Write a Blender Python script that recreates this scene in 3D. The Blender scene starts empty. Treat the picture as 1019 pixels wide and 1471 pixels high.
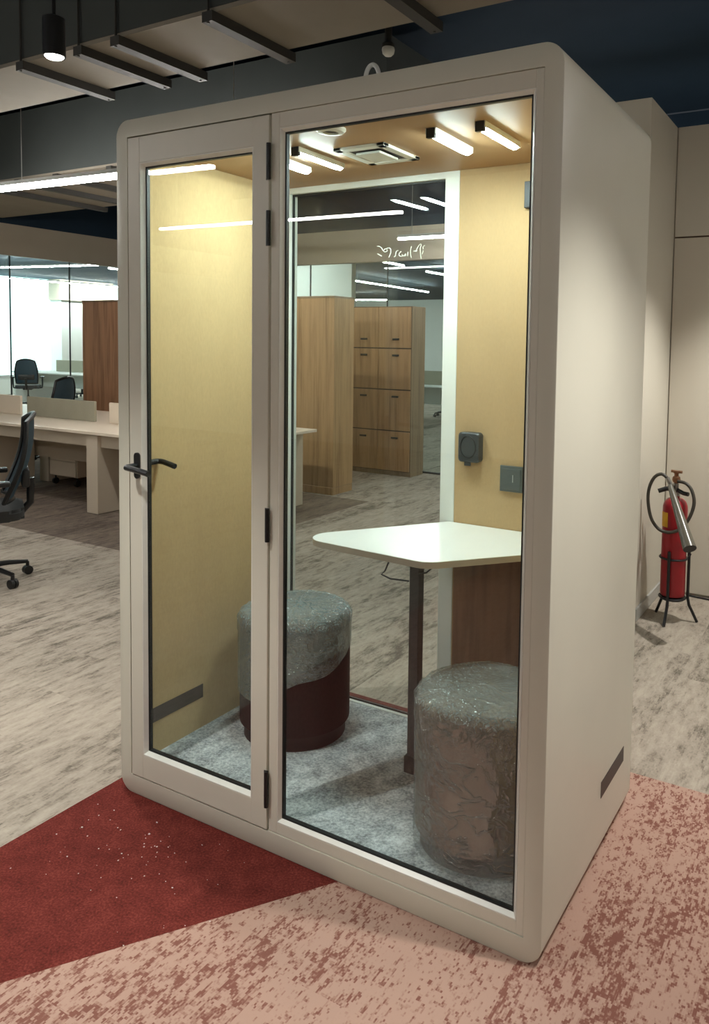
import bpy, bmesh, math, random
from mathutils import Vector, Matrix, noise

random.seed(7)
SC = bpy.context.scene
COL = SC.collection
PI = math.pi

# ------------------------------------------------------------------ colour / material helpers
def lin(c):
    c /= 255.0
    return c / 12.92 if c <= 0.04045 else ((c + 0.055) / 1.055) ** 2.4

def rgb(r, g, b):
    return (lin(r), lin(g), lin(b), 1.0)

class NT:
    """tiny node-tree builder"""
    def __init__(self, name):
        self.m = bpy.data.materials.new(name)
        self.m.use_nodes = True
        self.t = self.m.node_tree
        self.t.nodes.clear()
        self.out = self.n('ShaderNodeOutputMaterial')
    def n(self, kind, **kw):
        nd = self.t.nodes.new(kind)
        for k, v in kw.items():
            if k in nd.inputs:
                nd.inputs[k].default_value = v
            else:
                setattr(nd, k, v)
        return nd
    def l(self, a, b):
        self.t.links.new(a, b)
    def math(self, op, a, b=None, clamp=False):
        nd = self.n('ShaderNodeMath'); nd.operation = op; nd.use_clamp = clamp
        for i, v in enumerate((a, b)):
            if v is None: continue
            if isinstance(v, (int, float)): nd.inputs[i].default_value = v
            else: self.l(v, nd.inputs[i])
        return nd.outputs[0]
    def pos(self, scale=(1, 1, 1), obj=False):
        if obj:
            src = self.n('ShaderNodeTexCoord').outputs['Object']
        else:
            src = self.n('ShaderNodeNewGeometry').outputs['Position']
        mp = self.n('ShaderNodeMapping')
        mp.inputs['Scale'].default_value = scale
        self.l(src, mp.inputs['Vector'])
        return mp.outputs['Vector']
    def noise(self, vec, scale, detail=3, rough=0.55):
        nd = self.n('ShaderNodeTexNoise')
        nd.inputs['Scale'].default_value = scale
        nd.inputs['Detail'].default_value = detail
        nd.inputs['Roughness'].default_value = rough
        self.l(vec, nd.inputs['Vector'])
        return nd.outputs['Fac']
    def ramp(self, fac, stops):
        nd = self.n('ShaderNodeValToRGB')
        e = nd.color_ramp.elements
        while len(e) > 1: e.remove(e[-1])
        e[0].position, e[0].color = stops[0]
        for p, c in stops[1:]:
            x = e.new(p); x.color = c
        self.l(fac, nd.inputs['Fac'])
        return nd.outputs['Color']
    def mix(self, fac, a, b):
        nd = self.n('ShaderNodeMix'); nd.data_type = 'RGBA'
        for i, v in ((0, fac), (6, a), (7, b)):
            if isinstance(v, (int, float, tuple)): nd.inputs[i].default_value = v
            else: self.l(v, nd.inputs[i])
        return nd.outputs[2]
    def bsdf(self, color, rough=0.5, metal=0.0, spec=0.5, coat=0.0):
        b = self.n('ShaderNodeBsdfPrincipled')
        if isinstance(color, tuple): b.inputs['Base Color'].default_value = color
        else: self.l(color, b.inputs['Base Color'])
        if isinstance(rough, (int, float)): b.inputs['Roughness'].default_value = rough
        else: self.l(rough, b.inputs['Roughness'])
        b.inputs['Metallic'].default_value = metal
        b.inputs['Specular IOR Level'].default_value = spec
        b.inputs['Coat Weight'].default_value = coat
        self.l(b.outputs[0], self.out.inputs[0])
        return b
    def bump(self, b, h, strength=0.3, dist=0.002):
        nd = self.n('ShaderNodeBump')
        nd.inputs['Strength'].default_value = strength
        nd.inputs['Distance'].default_value = dist
        self.l(h, nd.inputs['Height'])
        self.l(nd.outputs[0], b.inputs['Normal'])

def paint(name, col, rough=0.5, metal=0.0, spec=0.5, var=0.04, scale=14.0, bump=0.0):
    t = NT(name)
    f = t.noise(t.pos(), scale, 3)
    c2 = tuple(min(1, v * (1 + var)) for v in col[:3]) + (1,)
    c1 = tuple(v * (1 - var) for v in col[:3]) + (1,)
    b = t.bsdf(t.ramp(f, [(0.3, c1), (0.7, c2)]), rough, metal, spec)
    if bump: t.bump(b, t.noise(t.pos(), 420, 2), bump, 0.001)
    return t.m

def emitter(name, col, strength):
    t = NT(name)
    e = t.n('ShaderNodeEmission')
    e.inputs['Color'].default_value = col
    e.inputs['Strength'].default_value = strength
    t.l(e.outputs[0], t.out.inputs[0])
    return t.m

def wood(name, base, dark, freq=1.0):
    t = NT(name)
    v = t.pos((18 * freq, 18 * freq, 1.1), obj=False)
    f = t.noise(v, 1.0, 5, 0.6)
    v2 = t.pos((70 * freq, 70 * freq, 2.0))
    f2 = t.noise(v2, 1.0, 3, 0.5)
    s = t.math('ADD', t.math('MULTIPLY', f, 0.7), t.math('MULTIPLY', f2, 0.3))
    b = t.bsdf(t.ramp(s, [(0.34, dark), (0.52, base), (0.68, tuple(min(1, c * 1.15) for c in base[:3]) + (1,))]), 0.45)
    t.bump(b, f2, 0.08, 0.001)
    return t.m

def pane_glass(name, tint, refl=1.0):
    """thin pane: schlick mix of clear transmission and mirror reflection, valid from either side"""
    t = NT(name)
    g = t.n('ShaderNodeNewGeometry')
    dot = t.n('ShaderNodeVectorMath'); dot.operation = 'DOT_PRODUCT'
    t.l(g.outputs['Incoming'], dot.inputs[0]); t.l(g.outputs['Normal'], dot.inputs[1])
    c = t.math('ABSOLUTE', dot.outputs['Value'])
    k = t.math('POWER', t.math('SUBTRACT', 1.0, c, True), 5.0)
    f = t.math('ADD', 0.04 * refl, t.math('MULTIPLY', k, 0.96))
    tr = t.n('ShaderNodeBsdfTransparent'); tr.inputs[0].default_value = tint
    gl = t.n('ShaderNodeBsdfGlossy'); gl.inputs['Roughness'].default_value = 0.0
    mx = t.n('ShaderNodeMixShader')
    t.l(f, mx.inputs[0]); t.l(tr.outputs[0], mx.inputs[1]); t.l(gl.outputs[0], mx.inputs[2])
    t.l(mx.outputs[0], t.out.inputs[0])
    return t.m

def carpet(name, base, dark, light, along_y=True, contrast=1.0, plank=True, blot=(0.40, 0.60), freq=1.0, tuft=(.006, .012), fx=30.0, fy=8.0, wt=(.55, .35, .07)):
    """carpet planks with yarn streaks running along the plank"""
    t = NT(name)
    g = t.n('ShaderNodeNewGeometry').outputs['Position']
    sx = t.n('ShaderNodeSeparateXYZ'); t.l(g, sx.inputs[0])
    X, Y = sx.outputs[0], sx.outputs[1]
    XQ = t.math('MULTIPLY', t.math('FLOOR', t.math('DIVIDE', X, tuft[0])), tuft[0])
    YQ = t.math('MULTIPLY', t.math('FLOOR', t.math('DIVIDE', Y, tuft[1])), tuft[1])
    px = t.math('FLOOR', t.math('DIVIDE', X, 0.25))
    off = t.math('MULTIPLY', t.math('MODULO', px, 3.0), 0.345)
    py = t.math('FLOOR', t.math('ADD', Y, off))
    cm = t.n('ShaderNodeCombineXYZ'); t.l(px, cm.inputs[0]); t.l(py, cm.inputs[1])
    wn = t.n('ShaderNodeTexWhiteNoise'); wn.noise_dimensions = '2D'; t.l(cm.outputs[0], wn.inputs['Vector'])
    # streak coordinates, shifted per plank
    sh = t.math('MULTIPLY', wn.outputs['Value'], 37.0 if plank else 0.0)
    cv = t.n('ShaderNodeCombineXYZ')
    t.l(t.math('MULTIPLY', XQ, fx * freq), cv.inputs[0]); t.l(t.math('MULTIPLY', YQ, fy * freq), cv.inputs[1]); t.l(sh, cv.inputs[2])
    streak = t.noise(cv.outputs[0], 1.0, 5, 0.72)
    cv2 = t.n('ShaderNodeCombineXYZ')
    t.l(t.math('MULTIPLY', XQ, 9.0), cv2.inputs[0]); t.l(t.math('MULTIPLY', YQ, 2.2), cv2.inputs[1]); t.l(sh, cv2.inputs[2])
    patch = t.noise(cv2.outputs[0], 1.0, 3, 0.55)
    cv3 = t.n('ShaderNodeCombineXYZ')
    t.l(t.math('MULTIPLY', X, 150.0), cv3.inputs[0]); t.l(t.math('MULTIPLY', Y, 70.0), cv3.inputs[1])
    fine = t.noise(cv3.outputs[0], 1.0, 2, 0.5)
    s = t.math('ADD', t.math('MULTIPLY', streak, wt[0]), t.math('MULTIPLY', patch, wt[1]))
    s = t.math('ADD', s, t.math('MULTIPLY', fine, 0.10))
    if plank:
        s = t.math('ADD', s, t.math('MULTIPLY', t.math('SUBTRACT', wn.outputs['Value'], 0.5), wt[2]))
    c = t.ramp(s, [(blot[0], dark), ((blot[0] + blot[1]) / 2, base), (blot[1], light)])
    b = t.bsdf(c, 0.95, 0, 0.1)
    t.bump(b, fine, 0.5, 0.003)
    return t.m

def speckle_carpet(name, stops, scale, fine_scale=220, big=0.45):
    t = NT(name)
    v = t.pos()
    a = t.noise(v, scale, 4, 0.6); f = t.noise(v, fine_scale, 3, 0.6)
    s = t.math('ADD', t.math('MULTIPLY', a, big), t.math('MULTIPLY', f, 1 - big))
    b = t.bsdf(t.ramp(s, stops), 0.95, 0, 0.1)
    t.bump(b, f, 0.5, 0.003)
    return t.m

def felt(name, col, var=0.06):
    t = NT(name)
    a = t.noise(t.pos((1, 1, 0.35)), 9, 3); f = t.noise(t.pos((160, 160, 60)), 1.0, 3, 0.6)
    s = t.math('ADD', t.math('MULTIPLY', a, 0.4), t.math('MULTIPLY', f, 0.6))
    lo = tuple(c * (1 - var) for c in col[:3]) + (1,); hi = tuple(min(1, c * (1 + var)) for c in col[:3]) + (1,)
    b = t.bsdf(t.ramp(s, [(0.35, lo), (0.65, hi)]), 0.9, 0, 0.15)
    t.bump(b, f, 0.25, 0.001)
    return t.m

def film(name, body=0.16, gloss=0.2, tint=(0.42, 0.47, 0.46, 1)):
    """clear stretch film: mostly see-through, milky along sharp creases, glossy"""
    t = NT(name)
    def ridge(vec, scale, dist, power):
        w = t.n('ShaderNodeTexNoise'); w.inputs['Scale'].default_value = scale; w.inputs['Detail'].default_value = 3
        w.inputs['Distortion'].default_value = dist
        t.l(vec, w.inputs['Vector'])
        r = t.math('SUBTRACT', 1.0, t.math('MULTIPLY', t.math('ABSOLUTE', t.math('SUBTRACT', w.outputs['Fac'], 0.5)), 7.0), True)
        return t.math('POWER', r, power)
    big = t.noise(t.pos(), 7, 2)
    fold = ridge(t.pos((1.0, 1.0, 1.6)), 10, 0.8, 6.0)
    crinkle = ridge(t.pos((1, 1, 1)), 42, 0.6, 2.0)
    mask = t.math('MULTIPLY', t.math('SUBTRACT', big, 0.42), 4.0, True)
    at = t.n('ShaderNodeAttribute'); at.attribute_name = 'pucker'
    pk = at.outputs['Fac']
    fine = ridge(t.pos((1, 1, 1)), 30, 1.4, 4.0)
    rimc = t.math('MULTIPLY', fine, pk)
    fold = t.math('MULTIPLY', fold, t.math('ADD', 0.10, t.math('MULTIPLY', big, 0.7)))
    h = t.math('ADD', t.math('MULTIPLY', fold, 0.6), t.math('MULTIPLY', t.math('MULTIPLY', crinkle, mask), 0.25))
    h = t.math('ADD', h, t.math('MULTIPLY', rimc, 1.0))
    h = t.math('ADD', h, t.math('MULTIPLY', big, 0.8))
    milk = t.math('MULTIPLY', t.math('ADD', t.math('MULTIPLY', fold, 0.6), t.math('MULTIPLY', t.math('MULTIPLY', crinkle, mask), 0.2)), 0.26)
    milk = t.math('ADD', milk, t.math('MULTIPLY', rimc, 0.50))
    ly = t.n('ShaderNodeAttribute'); ly.attribute_name = 'top_sheen'
    milk = t.math('ADD', milk, t.math('MULTIPLY', ly.outputs['Fac'], 0.20))  # ceiling lamp sheen on the pouf top, put into the film colour
    fac = t.math('ADD', milk, body, True)
    tr = t.n('ShaderNodeBsdfTransparent'); tr.inputs[0].default_value = (0.93, 0.96, 0.95, 1)
    df = t.n('ShaderNodeBsdfDiffuse'); df.inputs[0].default_value = tint
    bp = t.n('ShaderNodeBump'); bp.inputs['Strength'].default_value = 1.0; bp.inputs['Distance'].default_value = 0.012
    t.l(h, bp.inputs['Height'])
    gl = t.n('ShaderNodeBsdfGlossy'); gl.inputs['Roughness'].default_value = 0.13
    t.l(bp.outputs[0], gl.inputs['Normal']); t.l(bp.outputs[0], df.inputs['Normal'])
    m1 = t.n('ShaderNodeMixShader'); t.l(fac, m1.inputs[0]); t.l(tr.outputs[0], m1.inputs[1]); t.l(df.outputs[0], m1.inputs[2])
    m2 = t.n('ShaderNodeMixShader'); m2.inputs[0].default_value = gloss
    t.l(m1.outputs[0], m2.inputs[1]); t.l(gl.outputs[0], m2.inputs[2])
    t.l(m2.outputs[0], t.out.inputs[0])
    return t.m

M = {}
M['pod_white'] = paint('pod_white_paint', rgb(212, 210, 195), 0.38, 0, 0.4, 0.015, 5)
M['frame_white'] = paint('frame_white_paint', rgb(213, 210, 196), 0.36, 0, 0.4, 0.015, 7)
M['inner_white'] = paint('inner_white_paint', rgb(226, 228, 222), 0.4, 0, 0.4, 0.01, 7)
M['bead'] = paint('bead_white', rgb(232, 232, 224), 0.35)
M['black'] = paint('black_plastic', rgb(26, 26, 27), 0.38)
M['black_metal'] = paint('black_metal', rgb(30, 30, 32), 0.35, 0.2)
M['post'] = paint('post_dark_paint', rgb(48, 47, 49), 0.45)
M['gasket'] = paint('gasket_rubber', rgb(20, 24, 24), 0.5)
M['vent_dark'] = paint('vent_dark', rgb(66, 58, 54), 0.5)
M['grey_plastic'] = paint('grey_plastic', rgb(84, 90, 88), 0.4)
M['dark_grey_plastic'] = paint('dark_grey_plastic', rgb(58, 61, 62), 0.38)
M['felt'] = felt('yellow_felt', rgb(197, 170, 126))
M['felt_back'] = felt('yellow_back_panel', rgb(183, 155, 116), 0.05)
M['pod_ceiling'] = paint('pod_ceiling_laminate', rgb(166, 132, 95), 0.45, 0, 0.4, 0.03, 9)
M['table_top'] = paint('table_white_laminate', rgb(238, 240, 236), 0.22, 0, 0.5, 0.01)
M['table_edge'] = paint('table_edge_band', rgb(196, 188, 172), 0.4)
M['glass'] = pane_glass('clear_glass', (0.978, 0.995, 0.988, 1))
M['glass_back'] = pane_glass('clear_glass_back', (0.965, 0.99, 0.98, 1))
M['glass_room'] = pane_glass('partition_glass', (0.94, 0.985, 0.975, 1), 0.8)
M['ink'] = paint('white_marker_ink', rgb(235, 238, 225), 0.6)
M['pod_carpet'] = speckle_carpet('pod_carpet', [(0.36, rgb(116, 122, 124)), (0.5, rgb(172, 178, 180)), (0.64, rgb(216, 222, 222))], 11, 120, 0.5)
M['carpet_grey'] = carpet('carpet_grey', rgb(157, 147, 134), rgb(104, 97, 87), rgb(174, 164, 150), blot=(0.38, 0.60), freq=1.2)
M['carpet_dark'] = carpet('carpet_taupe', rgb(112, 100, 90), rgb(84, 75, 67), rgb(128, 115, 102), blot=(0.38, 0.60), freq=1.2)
M['carpet_pink'] = carpet('carpet_pink', rgb(160, 125, 111), rgb(128, 86, 75), rgb(176, 144, 129), blot=(0.445, 0.505), freq=1.0, tuft=(.0045, .007), fx=75.0, fy=34.0, wt=(.66, .24, .02))
M['carpet_red'] = speckle_carpet('carpet_red', [(0.36, rgb(78, 33, 28)), (0.5, rgb(101, 42, 36)), (0.64, rgb(122, 57, 49))], 16, 150, 0.35)
M['wall'] = paint('wall_beige_paint', rgb(203, 198, 184), 0.6, 0, 0.3, 0.01, 3)
M['wall_panel'] = paint('wall_panel_laminate', rgb(201, 194, 179), 0.35, 0, 0.4, 0.01, 3)
M['bulkhead'] = paint('bulkhead_paint', rgb(176, 166, 150), 0.7, 0, 0.2, 0.02, 3)
M['wall_pale'] = paint('wall_pale_paint', rgb(226, 228, 222), 0.7, 0, 0.2, 0.01, 3)
M['ceiling'] = paint('ceiling_dark_paint', rgb(38, 52, 66), 0.8, 0, 0.1, 0.08, 2)
M['ceiling_back'] = paint('ceiling_back_paint', rgb(62, 74, 82), 0.8, 0, 0.1, 0.08, 2)
M['duct_side'] = paint('duct_dark_paint', rgb(72, 76, 74), 0.7, 0, 0.2, 0.05, 3)
M['duct_bottom'] = paint('duct_underside', rgb(142, 134, 121), 0.7, 0, 0.2, 0.05, 4)
M['hanger'] = paint('hanger_bar_paint', rgb(52, 50, 46), 0.6)
M['steel'] = paint('brushed_steel', rgb(176, 176, 172), 0.3, 0.9)
M['brass'] = paint('brass_valve', rgb(150, 108, 80), 0.35, 0.8)
M['aluminium'] = paint('aluminium_profile', rgb(190, 190, 186), 0.45, 0.3)
M['red'] = paint('extinguisher_red', rgb(152, 22, 34), 0.28, 0, 0.5, 0.03)
M['yellow'] = paint('yellow_label', rgb(228, 170, 40), 0.5)
M['horn'] = paint('horn_olive_plastic', rgb(96, 92, 80), 0.3)
M['hose'] = paint('hose_rubber', rgb(62, 58, 50), 0.45)
M['wood_front'] = wood('locker_wood', rgb(178, 142, 100), rgb(142, 108, 72))
M['wood_side'] = wood('locker_wood_side', rgb(148, 126, 98), rgb(122, 102, 78))
M['wood_brown'] = wood('panel_wood_brown', rgb(178, 132, 98), rgb(138, 98, 70))
M['table_shade'] = wood('table_shade_grain', rgb(132, 96, 68), rgb(104, 72, 50), .6)  # darker brown stands in for the table's shade on the back panel
M['seam'] = paint('dark_seam', rgb(70, 52, 36), 0.7)
M['desk'] = paint('desk_cream_laminate', rgb(226, 212, 192), 0.4, 0, 0.4, 0.01)
M['desk_leg'] = paint('desk_leg_laminate', rgb(200, 186, 166), 0.45, 0, 0.4, 0.01)
M['screen'] = felt('desk_screen_fabric', rgb(160, 156, 138))
M['mesh_black'] = paint('chair_mesh', rgb(44, 50, 54), 0.7)
M['mesh_grey'] = paint('chair_mesh_grey', rgb(96, 112, 120), 0.7)
M['chair_fabric'] = paint('chair_fabric', rgb(58, 58, 58), 0.9)
M['pouf_maroon'] = felt('pouf_maroon_fabric', rgb(62, 51, 50), 0.12)
M['pouf_brown'] = felt('pouf_brown_fabric', rgb(86, 74, 65), 0.10)
M['plinth'] = paint('pouf_plinth', rgb(44, 30, 27), 0.5)
M['film'] = film('stretch_film', 0.22, 0.24, (0.44, 0.54, 0.54, 1))
M['film_light'] = film('stretch_film_light', 0.12, 0.22, (0.52, 0.60, 0.59, 1))
M['debris'] = paint('plaster_crumbs', rgb(205, 190, 182), 0.9)
M['cable_white'] = paint('white_cable', rgb(236, 236, 230), 0.4)
WARM = (1.0, 0.86, 0.70, 1)
NEUT = (1.0, 0.975, 0.93, 1)
COOL = (0.90, 1.0, 0.98, 1)
M['lamp'] = emitter('linear_lamp_glow', NEUT, 44)
M['lamp_far'] = emitter('far_lamp_glow', (0.95, 1, 0.97, 1), 80)
M['lamp_pod'] = emitter('pod_lamp_glow', (0.82, 1.0, 0.97, 1), 118)
M['lamp_down'] = emitter('downlight_glow', (1, 0.95, 0.88, 1), 12)
M['daylight'] = emitter('daylight_window_glow', (0.70, 1.0, 1.0, 1), 1.7)
M['daylight_white'] = emitter('daylight_white_glow', (0.93, 1.0, 1.0, 1), 2.0)

# ------------------------------------------------------------------ mesh helpers
class MB:
    def __init__(self):
        self.bm = bmesh.new()
    def box(self, x0, x1, y0, y1, z0, z1, bev=0.0, seg=2):
        r = bmesh.ops.create_cube(self.bm, size=1.0)
        vs = r['verts']
        for v in vs:
            v.co = Vector((x0 if v.co.x < 0 else x1, y0 if v.co.y < 0 else y1, z0 if v.co.z < 0 else z1))
        if bev > 0:
            es = {e for v in vs for e in v.link_edges}
            bmesh.ops.bevel(self.bm, geom=list(es), offset=bev, segments=seg, affect='EDGES', profile=0.5)
        return self
    def quad(self, pts):
        self.bm.faces.new([self.bm.verts.new(p) for p in pts]); return self
    def prism(self, pts, z0, z1, bev=0.0):
        """polygon in x,y extruded in z"""
        a = [self.bm.verts.new((p[0], p[1], z0)) for p in pts]
        b = [self.bm.verts.new((p[0], p[1], z1)) for p in pts]
        n = len(pts)
        fs = [self.bm.faces.new(a[::-1]), self.bm.faces.new(b)]
        for i in range(n):
            self.bm.faces.new((a[i], a[(i + 1) % n], b[(i + 1) % n], b[i]))
        if bev > 0:
            es = {e for f in fs for e in f.edges}
            bmesh.ops.bevel(self.bm, geom=list(es), offset=bev, segments=2, affect='EDGES')
        return self
    def tube(self, pts, r, n=10, cap=True, closed=False, r_end=None):
        pts = [Vector(p) for p in pts]
        rings = []
        N = len(pts)
        prev = None
        for i, p in enumerate(pts):
            if closed: d = pts[(i + 1) % N] - pts[(i - 1) % N]
            else: d = (pts[min(i + 1, N - 1)] - pts[max(i - 1, 0)])
            d.normalize()
            if prev is None:
                u = d.orthogonal().normalized()
            else:
                u = prev - d * prev.dot(d)
                u = u.normalized() if u.length > 1e-6 else d.orthogonal().normalized()
            prev = u
            w = d.cross(u)
            rr = r if r_end is None else r + (r_end - r) * i / (N - 1)
            rings.append([self.bm.verts.new(p + (u * math.cos(2 * PI * k / n) + w * math.sin(2 * PI * k / n)) * rr) for k in range(n)])
        m = N if closed else N - 1
        for i in range(m):
            A, B = rings[i], rings[(i + 1) % N]
            for k in range(n):
                self.bm.faces.new((A[k], A[(k + 1) % n], B[(k + 1) % n], B[k]))
        if cap and not closed:
            self.bm.faces.new(rings[0][::-1]); self.bm.faces.new(rings[-1])
        return self
    def lathe(self, prof, n=40, c=(0, 0), cap=True, fn=None):
        """profile of (r, z); fn(theta, r, z) -> (r, z) may displace"""
        rings = []
        for r, z in prof:
            ring = []
            for k in range(n):
                th = 2 * PI * k / n
                rr, zz = fn(th, r, z) if fn else (r, z)
                ring.append(self.bm.verts.new((c[0] + rr * math.cos(th), c[1] + rr * math.sin(th), zz)))
            rings.append(ring)
        for A, B in zip(rings, rings[1:]):
            for k in range(n):
                self.bm.faces.new((A[k], A[(k + 1) % n], B[(k + 1) % n], B[k]))
        if cap:
            self.bm.faces.new(rings[0][::-1]); self.bm.faces.new(rings[-1])
        return self
    def bar(self, a, b, w, h):
        """rectangular bar from a to b"""
        a, b = Vector(a), Vector(b)
        d = (b - a); L = d.length
        q = d.to_track_quat('X', 'Z').to_matrix().to_4x4()
        r = bmesh.ops.create_cube(self.bm, size=1.0)
        bmesh.ops.transform(self.bm, matrix=Matrix.Translation((a + b) / 2) @ q @ Matrix.Diagonal((L, w, h, 1)), verts=r['verts'])
        return self
    def build(self, name, mat, parent=None, smooth=False, mats=None):
        bmesh.ops.recalc_face_normals(self.bm, faces=self.bm.faces)
        me = bpy.data.meshes.new(name)
        self.bm.to_mesh(me); self.bm.free()
        for m in (mats or [mat]): me.materials.append(m)
        if smooth:
            for p in me.polygons: p.use_smooth = True
            me.set_sharp_from_angle(angle=math.radians(38))
        o = bpy.data.objects.new(name, me)
        COL.objects.link(o)
        if parent is not None:
            o.parent = parent
            o.matrix_parent_inverse = Matrix.Identity(4)
            chain = Vector((0, 0, 0)); p = parent
            while p is not None:
                chain += p.location; p = p.parent
            o['_world'] = 1
            me.transform(Matrix.Translation(-chain)) if not getattr(self, 'local', False) else None
            del o['_world']
        return o

def thing(name, label, cat, loc=(0, 0, 0), rotz=0.0, group=None):
    o = bpy.data.objects.new(name, None)
    COL.objects.link(o)
    o.empty_display_size = 0.1
    o.location = loc; o.rotation_euler = (0, 0, rotz)
    tag(o, label, cat, group)
    return o

def tag(o, label, cat, group=None, kind=None):
    o['label'] = label; o['category'] = cat
    if group: o['group'] = group
    if kind: o['kind'] = kind
    return o

def struct(o, label=None):
    o['kind'] = 'structure'
    if label: o['label'] = label
    return o

def dup(root, loc, rotz, label, group=None):
    r = root.copy(); COL.objects.link(r)
    r.location = loc; r.rotation_euler = (0, 0, rotz); r['label'] = label
    if group: r['group'] = group
    for ch in list(root.children):
        c = ch.copy(); COL.objects.link(c); c.parent = r
        for g in list(ch.children):
            d = g.copy(); COL.objects.link(d); d.parent = c
    return r

def LMB():
    """mesh builder whose coordinates are local to the parent"""
    m = MB(); m.local = True
    return m

# ------------------------------------------------------------------ camera (solved from the photograph)
def camera():
    f, px, py = 1119.3429, 604.1283, 561.4963
    yaw, pitch, roll = -0.5181, -0.0618, 0.016
    loc = Vector((2.2094, -1.7929, 1.58))
    cy, sy = math.cos(yaw), math.sin(yaw)
    fwd = Vector((sy * math.cos(pitch), cy * math.cos(pitch), math.sin(pitch)))
    right = Vector((cy, -sy, 0)); up = right.cross(fwd)
    r2 = right * math.cos(roll) + up * math.sin(roll)
    u2 = -right * math.sin(roll) + up * math.cos(roll)
    cd = bpy.data.cameras.new('camera'); co = bpy.data.objects.new('camera', cd)
    COL.objects.link(co)
    m = Matrix((r2, u2, -fwd)).transposed().to_4x4()
    m.translation = loc
    co.matrix_world = m
    cd.sensor_fit = 'VERTICAL'; cd.sensor_height = 36.0
    cd.lens = f * 36.0 / 1471.0
    cd.shift_x = (509.5 - px) / 1471.0
    cd.shift_y = (py - 735.5) / 1471.0
    cd.clip_start = 0.02; cd.clip_end = 200
    SC.camera = co
camera()

# ------------------------------------------------------------------ setting
def setting():
    # floor: one mesh, carpet zones as faces with their own carpet
    mb = MB()
    T = 1.04
    zones = [
        (0, [(-18, -8), (-.05, -8), (-.05, 2.07), (-18, 2.07)]),
        (0, [(-.05, T), (5.5, T), (5.5, 2.07), (-.05, 2.07)]),
        (0, [(-2.0, 2.07), (5.5, 2.07), (5.5, 24), (-2.0, 24)]),
        (0, [(-18, 4.6), (-2.0, 4.6), (-2.0, 24), (-18, 24)]),
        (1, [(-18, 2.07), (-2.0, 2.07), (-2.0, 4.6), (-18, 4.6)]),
        (2, [(-.05, -1.426), (-.05, -8), (5.5, -8), (5.5, T), (1.3, T), (1.3, .531)]),
        (3, [(-.05, -1.426), (1.3, .531), (1.3, T), (-.05, T)]),
    ]
    for i, pts in zones:
        f = mb.bm.faces.new([mb.bm.verts.new((x, y, 0)) for x, y in pts]); f.material_index = i
        f.normal_update()
        if f.normal.z < 0: f.normal_flip()
    me = bpy.data.meshes.new('floor'); mb.bm.to_mesh(me); mb.bm.free()
    for k in ('carpet_grey', 'carpet_dark', 'carpet_pink', 'carpet_red'): me.materials.append(M[k])
    o = bpy.data.objects.new('floor', me); COL.objects.link(o); struct(o)
    struct(MB().box(-18.2, 5.7, -8.2, 6.30, 3.9, 4.0).build('ceiling', M['ceiling']))
    struct(MB().box(-18.2, 5.7, 6.45, 24.2, 3.2, 3.3).build('ceiling_back', M['ceiling_back']))
    struct(MB().box(-18.2, -7.16, -8.2, 6.45, 3.2, 3.3).build('ceiling_left', M['ceiling_back']))
    # outer walls
    struct(MB().box(-18.2, 5.7, -8.2, -8.0, 0, 4).build('wall_front', M['wall']))
    struct(MB().box(5.5, 5.7, -8, 24, 0, 4).build('wall_right', M['wall']))
    # far left wall with big daylit window and a pale pier
    struct(MB().box(-18.2, -18.0, -8, 4.0, 0, 4).build('wall_left', M['wall_pale']))
    struct(MB().box(-18.2, -18.0, 4.0, 24, 0, .45).build('wall_left_below_window', M['wall_pale']))
    w = struct(MB().box(-18.10, -18.05, 4.0, 12.35, .45, 3.2).build('window_1', M['daylight']))
    for y in (4.02, 6.8, 9.6): MB().box(-18.05, -17.99, y, y + .05, .52, 3.2).build('window_mullion', M['aluminium'], w)
    MB().box(-18.05, -17.99, 4.0, 12.35, .45, .52).build('window_frame', M['aluminium'], w)
    w2 = struct(MB().box(-18.10, -18.05, 14.1, 20.0, .45, 3.2).build('window_2', M['daylight_white']))
    MB().box(-18.05, -17.99, 14.1, 20.0, .45, .52).build('window_frame', M['aluminium'], w2)
    struct(MB().box(-18.2, -17.6, 12.38, 14.06, 0, 2.62).build('wall_pier', M['wall_pale']))
    struct(MB().box(-18.2, -17.55, 12.30, 14.1, 2.62, 3.2).build('trim_1', M['bulkhead']))
    struct(MB().box(-18.2, 5.7, 24, 24.2, 0, 3.3).build('wall_back', M['wall_pale']))
    # pale room wall behind the back glass partition
    struct(MB().box(-9.6, -4.95, 8.5, 8.62, 0, 3.2).build('wall_inner', M['wall_pale']))
    # bulkheads over the glass partitions
    struct(MB().box(-7.16, 5.5, 6.35, 6.45, 2.57, 2.975).build('wall_bulkhead_back', M['bulkhead']))
    struct(MB().box(-7.16, 5.5, 6.351, 6.45, 2.975, 3.9).build('wall_upper_back', M['ceiling']))
    struct(MB().box(-7.16, -7.061, -8, 6.45, 2.965, 3.9).build('wall_upper_left', M['ceiling']))
    struct(MB().box(-7.16, -7.06, -8, 6.45, 2.58, 2.965).build('wall_bulkhead_left', M['bulkhead']))
    # walls to the right of the pod
    struct(MB().box(.12, 1.124, 2.64, 3.9, 0, 2.95).build('wall_beside_pod', M['wall']))
    struct(MB().box(1.124, 5.5, 3.33, 3.9, 0, 2.95).build('wall_behind_extinguisher', M['wall']))
    struct(MB().box(1.124, 1.136, 2.63, 3.318, .004, .075).build('baseboard_right', M['aluminium']))
    struct(MB().box(1.130, 2.10, 3.312, 3.33, .012, 2.262, .003).build('door_1', M['wall_panel']))
    struct(MB().box(1.130, 5.5, 3.318, 3.33, 2.262, 2.271).build('trim_3', M['seam']))
    struct(MB().box(1.130, 5.5, 3.312, 3.33, 2.271, 2.949, .002).build('trim_4', M['wall']))
    struct(MB().box(2.106, 3.2, 3.312, 3.33, .012, 2.262, .003).build('trim_2', M['wall_panel']))
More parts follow.
